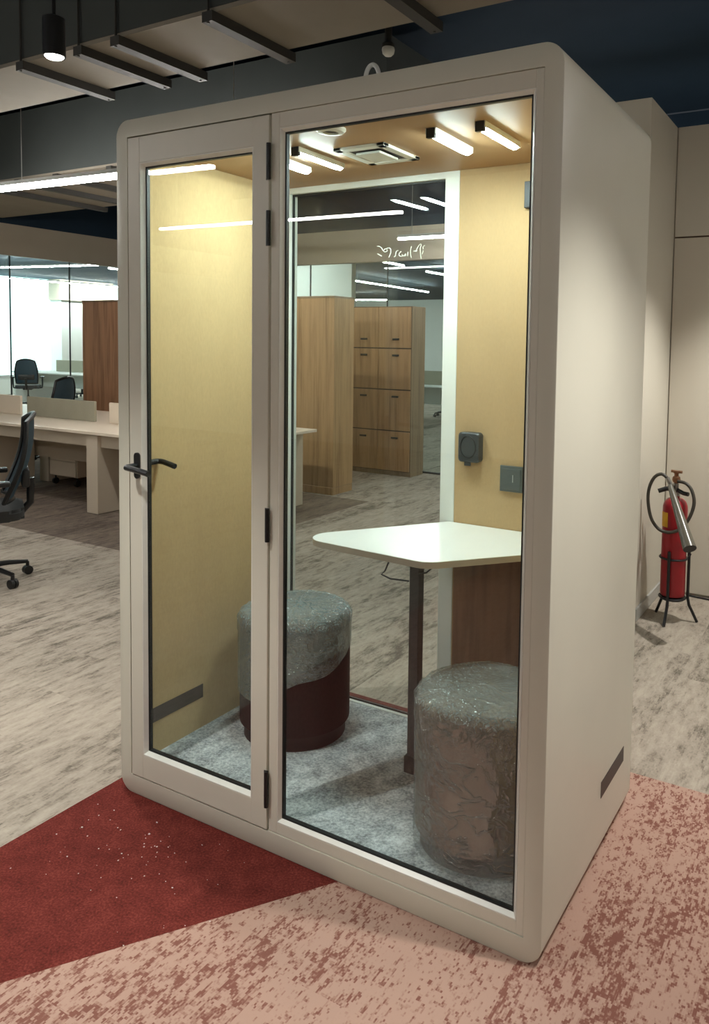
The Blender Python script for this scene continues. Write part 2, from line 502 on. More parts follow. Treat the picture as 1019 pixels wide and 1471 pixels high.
setting()
# dark beams hidden in the ceiling void

def ceiling_services():
    def duct(x0, x1, y0, y1, z0, z1, bars, label, barw=.06, front=True):
        t = thing('air_duct', label, 'duct', (x0, y0, z0), 0, 'ceiling ducts')
        MB().box(x0, x1, y0, y1, z0 + .02, z1).build('duct_body', M['duct_side'], t)
        MB().box(x0, x1, y0 + .004, y1 - .004, z0, z0 + .02).build('underside_panel', M['duct_bottom'], t)
        for b in bars:
            h = MB().box(b - barw / 2, b + barw / 2, y0 - .02, y1 + .05, z0 - .045, z0 - .001).build('hanger_bar', M['hanger'], t)
            for y in ((y0 - .012, y1 + .03) if front else (y1 + .03,)):
                MB().tube([(b, y, z0 - .05), (b, y, 3.9)], .006, 6).build('threaded_rod', M['hanger'], h)
        return t
    duct(-6.5, 3.4, .77, 1.27, 3.0, 3.5, (-1.66, -1.20, -.93, -.335, .49), 'long flat duct with pale underside running just above the meeting pod')
    duct(-6.9, -.6, 2.62, 3.95, 3.0, 3.6, (-5.1, -4.55, -4.0, -3.3), 'wide grey duct above the workstation desk, behind the pendant light', front=False)
    # small dome sensor
    t = thing('dome_sensor', 'small pale dome sensor hanging below the dark ceiling over the pod', 'sensor', (-.17, 1.96, 3.2))
    LMBo = MB(); LMBo.lathe([(.001, 3.165), (.02, 3.168), (.032, 3.18), (.036, 3.20), (.034, 3.212)], 20, (-.17, 1.96)); LMBo.build('dome', M['wall_pale'], t, True)
    MB().lathe([(.038, 3.212), (.038, 3.23), (.02, 3.245), (.02, 3.9)], 16, (-.17, 1.96)).build('stem', M['hanger'], t, True)
ceiling_services()

def partitions():
    t = thing('glass_partition', 'full height glass partition on the left below the beige bulkhead', 'partition', (-7.11, 0, 0))
    ys = [-3.0, -1.2, .6, 2.4, 4.16, 5.0, 6.34]
    for a, b in zip(ys, ys[1:]):
        MB().box(-7.116, -7.104, a + .006, b - .006, .02, 2.578).build('glass_panel', M['glass_room'], t)
    for y in ys[1:-1]: MB().box(-7.118, -7.102, y - .006, y + .006, .02, 2.578).build('joint_strip', M['gasket'], t)
    MB().box(-7.13, -7.09, -3, 6.34, 0, .02).build('floor_channel', M['hanger'], t)
    t = thing('glass_partition', 'full height glass partition behind the tall lockers, below the beige bulkhead', 'partition', (0, 6.4, 0))
    xs = [-7.0, -5.5, -4.14, -2.95, -1.7, -.4, .9, 2.2, 3.5, 5.48]
    for a, b in zip(xs, xs[1:]):
        MB().box(a + .006, b - .006, 6.394, 6.406, .02, 2.568).build('glass_panel', M['glass_room'], t)
    for x in xs[1:-1]: MB().box(x - .006, x + .006, 6.392, 6.408, .02, 2.568).build('joint_strip', M['gasket'], t)
    MB().box(-7, 5.48, 6.38, 6.42, 0, .02).build('floor_channel', M['hanger'], t)
partitions()

# ------------------------------------------------------------------ lights
def linear(a, b, z, label, mat='lamp', zc=3.9, w=.042, group='linear pendant lights', wf=(.08, .92), dh=.022):
    a = Vector((a[0], a[1], z)); b = Vector((b[0], b[1], z))
    t = thing('linear_pendant_light', label, 'light', tuple((a + b) / 2), 0, group)
    MB().bar(a + Vector((0, 0, .055)), b + Vector((0, 0, .055)), w, .03).build('housing', M['aluminium'], t)
    d = (b - a).normalized() * .004
    MB().bar(a + d + Vector((0, 0, .04 - dh / 2)), b - d + Vector((0, 0, .04 - dh / 2)), w * .9, dh).build('diffuser', M[mat], t)
    if wf:
        for p in (a + (b - a) * wf[0], a + (b - a) * wf[1]):
            MB().tube([(p.x, p.y, z + .07), (p.x, p.y, zc)], .003, 6).build('suspension_wire', M['aluminium'], t)
    return t
linear((-4.2, 1.86), (-1.2, 2.02), 2.69, 'long bright pendant light at upper left, left of the pod', wf=(.265, .945), dh=.036)
linear((-2.65, -1.98), (-1.62, -2.05), 2.7, 'shorter pendant light seen mirrored at the top of the pod door glass')
linear((-4.30, -4.0), (-1.40, -4.12), 2.7, 'long pendant light seen mirrored across the pod door and window glass')
linear((-2.37, 5.69), (-.2, 5.69), 2.7, 'pendant light before the back bulkhead, seen just above the white handwriting')
linear((-4.38, 4.2), (-2.95, 4.2), 2.7, 'unseen pendant added as fill light above the bench desk, behind the pod')  # no fixture known here, added to brighten the cabinets and back area
linear((-.3, 4.7), (2.0, 4.7), 2.7, 'unseen pendant added as fill light behind the beige wall corner right of the pod')  # added out of sight to light the area behind the pod
linear((2.75, 1.5), (4.8, 1.5), 2.7, 'pendant added as fill light right of the pod, beyond the picture edge')  # added out of frame to brighten the pod side and right wall
linear((-4.6, -1.0), (-4.6, 1.6), 2.7, 'pendant added as fill light off to the left, beyond the picture edge')  # added out of frame for more light from the left
linear((1.9, -3.6), (4.3, -3.6), 2.7, 'pendant added as fill light behind the viewpoint over the pink carpet')  # extra fixture added out of frame for general brightness
# beyond the partitions
linear((-15.5, 3.6), (-9.5, 3.6), 3.0, 'pendant added as fill light in the far left room, beyond the left picture edge', 'lamp_far', 3.2, group='far room pendant lights')  # added out of frame to brighten the far left room
linear((-1.6, 9.3), (2.5, 9.3), 3.0, 'pendant added as fill light in the far back room, hidden behind the pod', 'lamp_far', 3.2, group='far room pendant lights')  # added out of sight to brighten the far back room
linear((-8.6, 7.4), (-5.4, 7.4), 3.0, 'unseen pendant added as fill light between the glass partition and the pale inner wall', 'lamp_far', 3.2, group='far room pendant lights')  # added out of sight for more light on the inner wall
linear((-13.9, 8.25), (-11.2, 8.69), 3.0, 'pendant light in the far left room in front of the bright window', 'lamp_far', 3.2, group='far room pendant lights')
linear((-17.2, 10.6), (-17.2, 16.5), 3.05, 'pendant light along the bright window wall, over the pale pier', 'lamp_far', 3.2, .08, group='far room pendant lights')
linear((-11.6, 9.2), (-11.9, 11.0), 3.0, 'slim pendant light beyond the left glass, pointing to the pale pier', 'lamp_far', 3.2, .03, group='far room pendant lights')
linear((-5.42, 10.03), (-5.47, 10.96), 3.0, 'short pendant light beyond back glass, just under the white handwriting', 'lamp_far', 3.2, group='far room pendant lights')
linear((-5.63, 12.14), (-5.66, 13.6), 3.0, 'pendant light beyond back glass, cut off by the white frame', 'lamp_far', 3.2, group='far room pendant lights')
linear((-8.44, 13.45), (-8.75, 17.8), 3.0, 'longest pendant light beyond the back glass, right above the lockers', 'lamp_far', 3.2, group='far room pendant lights')
linear((-13.0, 19.96), (-11.7, 20.27), 2.95, 'pendant light farthest back, showing just over the locker top', 'lamp_far', 3.2, .12, group='far room pendant lights')

def downlight(x, y, z, label, watts, blend=.5, ang=80):
    t = thing('downlight', label, 'downlight', (x, y, z), 0, 'black cylinder downlights')
    MB().lathe([(.036, z + .002), (.043, z), (.043, z + .15), (.036, z + .155)], 28, (x, y)).build('can', M['black'], t, True)
    MB().tube([(x, y, z + .15), (x, y, 3.9)], .008, 8).build('stem', M['black'], t)
    MB().lathe([(.001, z - .006), (.03, z - .005), (.036, z + .001), (.036, z + .0015)], 24, (x, y)).build('lens', M['lamp_down'], t, True)
    ld = bpy.data.lights.new('downlight_lamp', 'SPOT')
    ld.energy = watts; ld.color = (1.0, .97, .91); ld.spot_size = math.radians(ang); ld.spot_blend = blend
    ld.shadow_soft_size = .035
    lo = bpy.data.objects.new('downlight_lamp', ld); COL.objects.link(lo)
    lo.location = (0, 0, -.02); lo.parent = t
downlight(-.671, .25, 2.7, 'black cylinder downlight at upper left with a glowing lens', 60)
downlight(.10, -1.05, 2.75, 'black cylinder downlight over the red carpet in front of the pod door', 90)
downlight(2.34, .20, 2.75, 'black cylinder downlight beside the blank white side of the pod', 92, .6, 92)
downlight(2.0, 2.6, 2.75, 'black cylinder downlight above the fire extinguisher', 110, .6, 96)
downlight(1.5, -2.9, 2.75, 'black cylinder downlight added as unseen fill light behind the viewpoint', 40)  # added out of frame for overall brightness
downlight(-2.2, -.6, 2.75, 'black cylinder downlight added as unseen fill light over the grey carpet left of the pod', 60)  # added out of frame as extra light on the left floor

# ------------------------------------------------------------------ the pod
W, D, H = 1.5644, .8536, 2.30
def rrect(x0, x1, z0, z1, r, n=10):
    pts = []
    for cx, cz, a0 in ((x1 - r, z1 - r, 0), (x0 + r, z1 - r, 90), (x0 + r, z0 + r, 180), (x1 - r, z0 + r, 270)):
        for k in range(n + 1):
            a = math.radians(a0 + 90 * k / n)
            pts.append((cx + r * math.cos(a), cz + r * math.sin(a)))
    return pts

def ring_tube(outer, inner, y0, y1, edge=.004):
    """hollow tube between two closed x,z loops with equal point counts; softly rounded front and back edges"""
    mb = MB()
    def loop(pts, y, inset, c):
        out = []
        for (x, z) in pts:
            dx, dz = c[0] - x, c[1] - z
            L = math.hypot(dx, dz)
            out.append(mb.bm.verts.new((x + dx / L * inset, y, z + dz / L * inset)))
        return out
    c = (W / 2, H / 2)
    seq = [loop(outer, y0, edge, c), loop(outer, y0 + edge * .3, edge * .3, c), loop(outer, y0 + edge, 0, c),
           loop(outer, y1 - edge, 0, c), loop(outer, y1, edge, c),
           loop(inner, y1, 0, c), loop(inner, y0, 0, c)]
    n = len(outer)
    for A, B in zip(seq, seq[1:] + seq[:1]):
        for k in range(n):
            mb.bm.faces.new((A[k], A[(k + 1) % n], B[(k + 1) % n], B[k]))
    return mb

def glazing(par, x0, x1, z0, z1, yf):
    """sloped white bead with a thin dark gasket against the pane"""
    def loop(mb, k, y):
        return [mb.bm.verts.new(p) for p in ((x0 + k, y, z0 + k), (x1 - k, y, z0 + k), (x1 - k, y, z1 - k), (x0 + k, y, z1 - k))]
    def ring(seq, name, mat):
        mb = MB()
        L = [loop(mb, k, y) for k, y in seq]
        for A, B in zip(L, L[1:] + L[:1]):
            for i in range(4): mb.bm.faces.new((A[i], A[(i + 1) % 4], B[(i + 1) % 4], B[i]))
        return mb.build(name, mat, par)
    ring([(0, yf), (.0025, yf), (.0115, .0145), (.0115, .0175), (0, .0175)], 'glazing_bead', M['bead'])
    ring([(.0110, .0135), (.0155, .0148), (.0155, .0275), (.0110, .0275)], 'gasket', M['gasket'])

def pod():
    P = thing('meeting_pod', 'white rounded meeting pod with glazed front door and big window, on the carpet', 'pod', (0, 0, 0))
    outer = rrect(0, W, 0, H, .055)
    inner = rrect(.0535, 1.5155, .0655, 2.2425, .003)
    ring_tube(outer, inner, 0, D).build('shell', M['pod_white'], P, True)
    # fixed front frame: mullion, right stile, head and sill round the window
    wx0, wx1, wz0, wz1 = .7026, 1.4936, .1027, 2.1964
    m = MB()
    fb = .0025
    m.box(.6705, wx0, .002, .031, .0665, 2.2415, fb).box(wx1, 1.5150, .002, .031, .0665, 2.2415, fb)
    m.box(wx0 - .002, wx1 + .002, .0025, .0305, wz1, 2.2415, fb).box(wx0 - .002, wx1 + .002, .0025, .0305, .0665, wz0, fb)
    m.build('front_frame', M['frame_white'], P)
    # window
    wp = MB().box(wx0 + .002, wx1 - .002, .018, .026, wz0 + .002, wz1 - .002).build('window_pane', M['glass'], P)
    glazing(wp, wx0, wx1, wz0, wz1, .0025)
    # door
    gx0, gx1, gz0, gz1 = .115, .6033, .1517, 2.1528
    dx0, dx1, dz0, dz1 = .0585, .6655, .0690, 2.2385
    d = MB()
    d.box(dx0, gx0, -.002, .031, dz0, dz1, fb).box(gx1, dx1, -.002, .031, dz0, dz1, fb)
    d.box(gx0 - .002, gx1 + .002, -.0015, .0305, gz1, dz1, fb).box(gx0 - .002, gx1 + .002, -.0015, .0305, dz0, gz0, fb)
    door = d.build('door', M['frame_white'], P)
    MB().box(gx0 + .002, gx1 - .002, .016, .024, gz0 + .002, gz1 - .002).build('door_pane', M['glass'], door)
    glazing(door, gx0, gx1, gz0, gz1, -.0015)
    # lever handle outside and inside
    hx, hz = .098, 1.150
    h = MB()
    pl = rrect(hx - .013, hx + .013, hz - .042, hz + .046, .0125, 8)
    h.bm.faces.new([h.bm.verts.new((x, -.008, z)) for x, z in pl])
    a = [h.bm.verts.new((x, -.008, z)) for x, z in pl]; b = [h.bm.verts.new((x, -.002, z)) for x, z in pl]
    for i in range(len(pl)): h.bm.faces.new((a[i], a[(i + 1) % len(pl)], b[(i + 1) % len(pl)], b[i]))
    h.tube([(hx, -.004, hz + .002), (hx, -.046, hz + .002), (hx + .004, -.053, hz + .002), (hx + .05, -.056, hz - .001), (hx + .092, -.056, hz - .006), (hx + .112, -.056, hz - .009)], .0098, 12)
    h.build('handle', M['black'], door, True)
    h = MB()
    h.tube([(hx - .03, .030, hz), (hx - .03, .104, hz), (hx - .026, .112, hz), (hx - .01, .116, hz - .001), (hx + .03, .116, hz - .008), (hx + .048, .116, hz - .012)], .0098, 12)
    h.box(hx - .036, hx - .014, .030, .038, hz - .05, hz + .05, .003)
    h.build('handle', M['black'], door, True)
    for z0, z1 in ((2.050, 2.155), (1.858, 1.960), (.973, 1.075), (.145, .258)):
        q = MB().tube([(.668, -.007, z0), (.668, -.007, z1)], .0068, 12)
        for s in (z0 + (z1 - z0) * .33, z0 + (z1 - z0) * .66):
            q.tube([(.668, -.007, s - .001), (.668, -.007, s + .001)], .0074, 12)
        q.box(.656, .668, -.004, -.0015, z0, z1)
        q.build('hinge', M['black_metal'], door, True)
    # inside lining
    FL, CE = .095, 2.215
    lw = MB().box(.0540, .060, .032, .80, FL, CE).build('wall_panel', M['felt'], P)
    v = MB().box(.0595, .062, .050, .330, .212, .264)
    v.build('vent_plate', M['vent_dark'], lw)
    MB().box(1.5080, 1.5145, .032, .80, FL, CE).build('wall_panel', M['felt'], P)
    MB().box(.0545, 1.5145, .0325, .8525, CE, CE + .012).build('ceiling_panel', M['pod_ceiling'], P)
    MB().box(.0545, 1.5145, .0325, .80, FL - .018, FL).build('floor_carpet', M['pod_carpet'], P)
    # back: glazed left part with white frame, lined right part
    bf = MB()
    bf.box(.0545, .088, .80, .852, .0665, CE, .002).box(.824, .884, .80, .852, .0665, CE, .002)
    bf.box(.086, .826, .801, .851, 2.190, CE, .002).box(.086, .826, .801, .826, .0665, .098, .002)
    bf.build('back_frame', M['inner_white'], P)
    bp = MB().box(.089, .823, .818, .826, .099, 2.189).build('back_pane', M['glass_back'], P)
    g = MB(); k = .006
    for (a, b, c, e) in ((.088, .088 + k, .098, 2.19), (.824 - k, .824, .098, 2.19), (.088, .824, .098, .098 + k), (.088, .824, 2.19 - k, 2.19)):
        g.box(a, b, .8165, .8275, c, e)
    g.build('gasket', M['gasket'], bp)
    # handwriting on the back pane in white marker
    strokes = ["95,235 130,235 160,260 180,295 205,315 235,300 230,270 205,270 190,290", "230,262 265,255 285,275 285,320 275,355 258,385",
               "105,340 130,355 160,370", "385,290 360,300 352,335 350,365 330,378", "425,305 400,325 395,355 415,372 435,370",
               "435,345 450,370 470,355 485,335 490,355 470,370", "515,310 512,365", "560,235 548,290 552,350 562,390",
               "590,300 620,295 640,285 620,305", "630,275 655,225 680,200 690,215 675,260 680,330 690,400", "735,220 710,240 715,270", "715,290 710,320 700,340"]
    wr = MB()
    for s in strokes:
        pts = []
        for q in s.split():
            cx, cy = map(float, q.split(','))
            px, py = 530 + cx / 9.26, 330 + cy / 9.26
            x = .535 + (px - 545) * .003132
            z = 1.964 - (py - 350) * .0026 - (px - 545) * .000147
            x = x - .006; z = z + .006
            pts.append((x, .8175, z))
        fine = []
        for a, b in zip(pts, pts[1:]):
            for i in range(3):
                fine.append(tuple(a[j] + (b[j] - a[j]) * i / 3 for j in range(3)))
        fine.append(pts[-1])
        wr.tube(fine, .0016, 5)
    wr.build('handwriting', M['ink'], bp)
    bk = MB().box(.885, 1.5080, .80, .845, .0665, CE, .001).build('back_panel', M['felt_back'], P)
    MB().box(.890, 1.5070, .7975, .7995, FL + .001, .882).build('table_shade_panel', M['table_shade'], P)  # thin dark sheet imitating the shade under the table
    # flip-lid outlet, switch, small bracket on the back panel
    s = MB()
    o_ = rrect(.913, 1.001, 1.143, 1.253, .014, 6)
    A = [s.bm.verts.new((x, .7995, z)) for x, z in o_]; B = [s.bm.verts.new((x, .772, z)) for x, z in o_]
    C2 = [s.bm.verts.new((.957 + (x - .957) * .92, .767, 1.198 + (z - 1.198) * .92)) for x, z in o_]
    for a, b in ((A, B), (B, C2)):
        for i in range(len(o_)): s.bm.faces.new((a[i], a[(i + 1) % len(o_)], b[(i + 1) % len(o_)], b[i]))
    s.bm.faces.new(C2)
    s.prism([(.94, .770), (.966, .770), (.960, .785), (.946, .785)], 1.130, 1.146)
    so = s.build('outlet_cover', M['dark_grey_plastic'], P, True)
    c = MB(); rr = []
    c.tube([(.955 + .031 * math.cos(2 * PI * i / 36), .7665, 1.200 + .040 * math.sin(2 * PI * i / 36)) for i in range(36)], .0022, 6, closed=True)
    c.build('lid_ring', M['black'], so, True)
    sw = MB().box(1.075, 1.163, .790, .7995, 1.047, 1.141, .002).build('switch_plate', M['grey_plastic'], P)
    MB().box(1.082, 1.156, .787, .7905, 1.056, 1.132, .002).build('rocker', M['grey_plastic'], sw)
    MB().box(1.1255, 1.1285, .7858, .7875, 1.083, 1.110).build('indicator', M['aluminium'], sw)
    MB().box(1.148, 1.20, .780, .7995, 2.056, 2.148, .002).build('wall_bracket', M['black'], P)
    # ceiling lamps
    for (xa, xb) in ((.553, .546), (.415, .398), (1.062, 1.056), (1.223, 1.221)):
        l = MB().bar((xa, .256, CE - .009), (xb, .522, CE - .009), .034, .018).build('ceiling_lamp', M['inner_white'], P)
        MB().box(xa - .014, xa + .014, .254, .267, 2.186, CE - .001).build('end_clip', M['black'], l)
        n = 10
        q = MB(); rings = []
        for i in range(n + 1):
            x, y = xa + (xb - xa) * i / n, .268 + .250 * i / n
            e = 1.0 if 0 < i < n else .82
            rings.append([q.bm.verts.new((x + .0255 * e * math.sin(math.radians(40 * (k - 6) / 6)), y, CE - .0175 - .034 * e * (math.cos(math.radians(40 * (k - 6) / 6)) - .766))) for k in range(13)])
        for A, B in zip(rings, rings[1:]):
            for k in range(12): q.bm.faces.new((A[k], A[k + 1], B[k + 1], B[k]))
        q.bm.faces.new(rings[0]); q.bm.faces.new(rings[-1][::-1])
        q.build('diffuser', M['lamp_pod'], l, True)
    # square air diffuser and round fan
    dv = MB()
    x0, x1, y0, y1 = .652, .850, .332, .562
    for (a, b, c_, e) in ((x0, x0 + .03, y0, y1), (x1 - .03, x1, y0, y1), (x0, x1, y0, y0 + .03), (x0, x1, y1 - .03, y1)):
        dv.box(a, b, c_, e, CE - .010, CE + .001, .002)
    dv.box(x0 + .052, x1 - .052, y0 + .056, y1 - .056, CE - .016, CE - .008, .002)
    dvo = dv.build('air_diffuser', M['inner_white'], P)
    MB().box(x0 + .028, x1 - .028, y0 + .028, y1 - .028, CE - .004, CE + .0005).build('slot', M['vent_dark'], dvo)
    f = MB().lathe([(.046, CE), (.046, CE - .006), (.04, CE - .012), (.024, CE - .014), (.022, CE - .006), (.001, CE - .005)], 28, (.79, .130)).build('round_vent', M['inner_white'], P, True)
    MB().lathe([(.001, CE - .0075), (.0215, CE - .0075), (.0215, CE - .006), (.001, CE - .006)], 20, (.79, .130)).build('vent_hole', M['vent_dark'], f, True)
    # outside vent on the blank side, and a mirrored one on the far side
    ov = MB().box(W - .004, W + .0012, .495, .750, .194, .245, .0005)
    ov.build('side_vent', M['vent_dark'], P)
    # white cable looping over the roof
    pts = []
    for i in range(25):
        a = PI * i / 24
        pts.append((.824 - .026 * math.cos(a), .30, 2.40 + .048 * math.sin(a)))
    pts = [(pts[0][0] - .004, .30, 2.302)] + pts + [(pts[-1][0] + .004, .30, 2.302)]
    MB().tube(pts, .0070, 10).build('roof_cable', M['cable_white'], P, True)
    return P
pod()

# ------------------------------------------------------------------ furniture in the pod
def rounded_poly(corners, n=8):
    """corners: (x, y, radius)"""
    out = []
    N = len(corners)
    for i in range(N):
        p = Vector(corners[i][:2]); r = corners[i][2]
        a = (Vector(corners[i - 1][:2]) - p).normalized(); b = (Vector(corners[(i + 1) % N][:2]) - p).normalized()
        if r <= 0: out.append((p.x, p.y)); continue
        th = a.angle(b) / 2
        dist = r / math.tan(th)
        t0, t1 = p + a * dist, p + b * dist
        c = p + (a + b).normalized() * (r / math.sin(th))
        a0 = math.atan2(t0.y - c.y, t0.x - c.x); a1 = math.atan2(t1.y - c.y, t1.x - c.x)
        da = (a1 - a0 + PI) % (2 * PI) - PI
        for k in range(n + 1):
            an = a0 + da * k / n
            out.append((c.x + r * math.cos(an), c.y + r * math.sin(an)))
    return out

def table():
    t = thing('wall_table', 'white angular table on a single dark post, between the two wrapped poufs', 'table', (.95, .55, .095))
    poly = rounded_poly([(.508, .300, .075), (1.068, .262, .09), (1.500, .765, .02), (1.500, .7975, .003), (.866, .7975, .003)])
    MB().prism(poly, .885, .905).build('edge_band', M['table_edge'], t)
    top = rounded_poly([(.5095, .3010, .074), (1.0675, .2632, .089), (1.4990, .765, .02), (1.499, .797, .003), (.867, .797, .003)])
    MB().prism(top, .904, .9062).build('tabletop', M['table_top'], t)
    MB().box(.892, .929, .463, .501, .155, .885, .003).build('post', M['post'], t)
    MB().box(.884, .936, .456, .508, .0955, .155, .003).build('foot_sleeve', M['black_metal'], t)
    c = MB()
    c.tube([(.86, .44, .884), (.855, .43, .862), (.845, .425, .855), (.83, .43, .835), (.815, .43, .80), (.80, .43, .785), (.83, .44, .772), (.895, .457, .770)], .003, 6)
    c.tube([(.93, .457, .800), (.965, .45, .812), (.985, .45, .83), (.975, .455, .862), (.955, .46, .850), (.985, .44, .858), (1.03, .43, .874)], .003, 6)
    c.tube([(.845, .43, .870), (.82, .42, .885)], .003, 6)
    c.build('cable', M['black'], t, True)
table()

def wrinkle(p, amp, f=(9, 9, 4)):
    v = Vector((p[0] * f[0], p[1] * f[1], p[2] * f[2]))
    n = noise.noise(v) * .6 + noise.noise(v * 2.7 + Vector((3, 1, 7))) * .3 + noise.noise(v * 6.1) * .2
    return amp * (n + .25)

def pouf(cx, cy, R, z0, h, body, label, full):
    t = thing('pouf', label, 'pouf', (cx, cy, z0), 0, 'plastic wrapped poufs')
    # footprint: softly rounded triangle-circle
    def foot(th, r):
        return r * (1 + .018 * math.cos(3 * th + .6))
    rim = .03
    prof = [(R, z0 + .058)] + [(R, z0 + .058 + (h - .058 - rim) * k / 6) for k in range(1, 7)]
    for k in range(1, 7):
        a = PI / 2 * k / 6
        prof.append((R - rim + rim * math.cos(a), z0 + h - rim + rim * math.sin(a)))
    prof += [(R * .5, z0 + h + .006), (.01, z0 + h + .008)]
    MB().lathe(prof, 64, (cx, cy), True, lambda th, r, z: (foot(th, r), z)).build('upholstery', M[body], t, True)
    MB().lathe([(R - .016, z0 + .0005), (R - .016, z0 + .059)], 64, (cx, cy), True, lambda th, r, z: (foot(th, r), z)).build('plinth', M['plinth'], t, True)
    # stretch film
    dirr = math.atan2(.62, .785)      # towards the right of the picture
    dirc = math.atan2(-.785, .62)     # towards the viewer
    N = 150
    def lo(th):
        if full: return z0 + .004
        return z0 + .245 + .085 * math.cos(th - dirr) + .012 * math.sin(5 * th)
    mb = MB()
    rows = 46
    side = 30
    rings = []
    for i in range(rows):
        ring = []
        for k in range(N):
            th = 2 * PI * k / N
            zb = lo(th); zt = z0 + h - rim
            if i < side:
                z = zb + (zt - zb) * i / (side - 1); r = R + .004
            elif i < side + 8:
                a = PI / 2 * (i - side + 1) / 8
                r = R + .004 - rim + rim * math.cos(a); z = zt + .004 + rim * math.sin(a)
            else:
                q = (i - side - 8 + 1) / (rows - side - 8)
                r = (R - rim) * (1 - q) + .002; z = z0 + h + .006 + .006 * q
            r = foot(th, r)
            x, y = math.cos(th) * r, math.sin(th) * r
            amp = (.0035 if full else .005) if i < side else (.009 if i < side + 9 else .006)
            # tighter puckers near the rim
            pk = .0035 * math.sin(23 * th + 3 * noise.noise(Vector((x * 8, y * 8, 0)))) * (1 if side - 6 < i < side + 8 else .25)
            dsp = max(0, wrinkle((cx + x, cy + y, z), amp)) + max(0, pk)
            if full:   # twisted seam facing the viewer
                dth = (th - dirc + .12 + .06 * math.sin(z * 30) + PI) % (2 * PI) - PI
                if i < side: dsp += .011 * math.exp(-(dth / .035) ** 2) * (.6 + .4 * math.sin(z * 160))
            nx, ny, nz = math.cos(th), math.sin(th), 0
            if i >= side + 8: nx, ny, nz = 0, 0, 1
            ring.append(mb.bm.verts.new((cx + x + nx * dsp, cy + y + ny * dsp, z + nz * dsp)))
        rings.append(ring)
    for A, B in zip(rings, rings[1:]):
        for k in range(N):
            mb.bm.faces.new((A[k], A[(k + 1) % N], B[(k + 1) % N], B[k]))
    mb.bm.faces.new(rings[-1])
    mb.bm.verts.index_update()
    wts = []
    for i in range(rows):
        e = math.exp(-((i - (side + 2)) / 4.5) ** 2)
        wts += [e] * N
    o = mb.build('plastic_wrap', M['film' if not full else 'film_light'], t, True)
    at = o.data.attributes.new('pucker', 'FLOAT', 'POINT')
    at.data.foreach_set('value', wts)
    at = o.data.attributes.new('top_sheen', 'FLOAT', 'POINT')
    at.data.foreach_set('value', [min(1, max(0, (i - side - 2) / 5)) for i in range(rows) for k in range(N)])  # weight of the painted lamp sheen, rising over the top
    return t
pouf(.365, .515, .208, .0955, .470, 'pouf_maroon', 'maroon pouf half wrapped in clear film, behind the door post', False)
pouf(1.270, .283, .206, .0955, .456, 'pouf_brown', 'brown pouf fully wrapped in clear film, right behind the window', True)

# ------------------------------------------------------------------ office furniture
def cabinets():
    xs = [-6.386, -5.607, -4.828, -4.049, -3.270, -2.478]
    labels = ['tall wood storage cabinet seen left of the pod, behind the desk', 'tall wood storage cabinet, second of the row from the left end',
              'tall wood storage cabinet in the middle of the row behind the pod', 'tall wood storage cabinet next to last at the right end of the row',
              'tall plain wood cabinet seen through the pod window, in front of the lockers']
    for i, (a, b) in enumerate(zip(xs, xs[1:])):
        t = thing('storage_cabinet', labels[i], 'cabinet', ((a + b) / 2, 4.65, 0), 0, 'row of tall wood cabinets')
        mt = 'wood_brown' if i < 3 else 'wood_front'
        MB().box(a + .001, b - .001, 4.65, 5.0, .0775, 2.02, .002).build('carcass', M[mt], t)
        MB().box(a + .001, b - .001, 4.644, 4.995, 0, .075, .002).build('plinth', M[mt], t)
        MB().box(a + .001, b - .001, 4.645, 5.005, 2.0205, 2.04, .002).build('top_board', M['wood_side'], t)
    for (x0, lab) in ((-3.262, 'wood locker block with black handles, seen through the pod window'), (-4.162, 'wood locker block mostly hidden behind the tall plain cabinet')):
        t = thing('locker_cabinet', lab, 'locker', (x0 + .45, 6.0, 0), 0, 'locker blocks')
        MB().box(x0, x0 + .896, 6.02, 6.33, .05, 2.0, .002).build('carcass', M['wood_side'], t)
        MB().box(x0 + .004, x0 + .892, 6.0135, 6.0195, .055, 1.995).build('door_recess', M['seam'], t)
        MB().box(x0, x0 + .896, 6.03, 6.32, 0, .05).build('plinth', M['wood_side'], t)
        zs = [.055, .535, 1.022, 1.508, 1.995]
        for r in range(4):
            for c in range(2):
                a = x0 + .004 + c * .446; b = a + .440
                z0, z1 = zs[r] + .007, zs[r + 1] - .007
                d = MB().box(a, b, 6.0, 6.013, z0, z1, .002).build('door', M['wood_front'], t)
                hz = z0 + .10 if r == 3 else z1 - .075
                MB().box(a + .24 - .045, a + .24 + .045, 5.985, 6.0, hz - .011, hz + .011, .003).build('handle', M['black'], d)
cabinets()

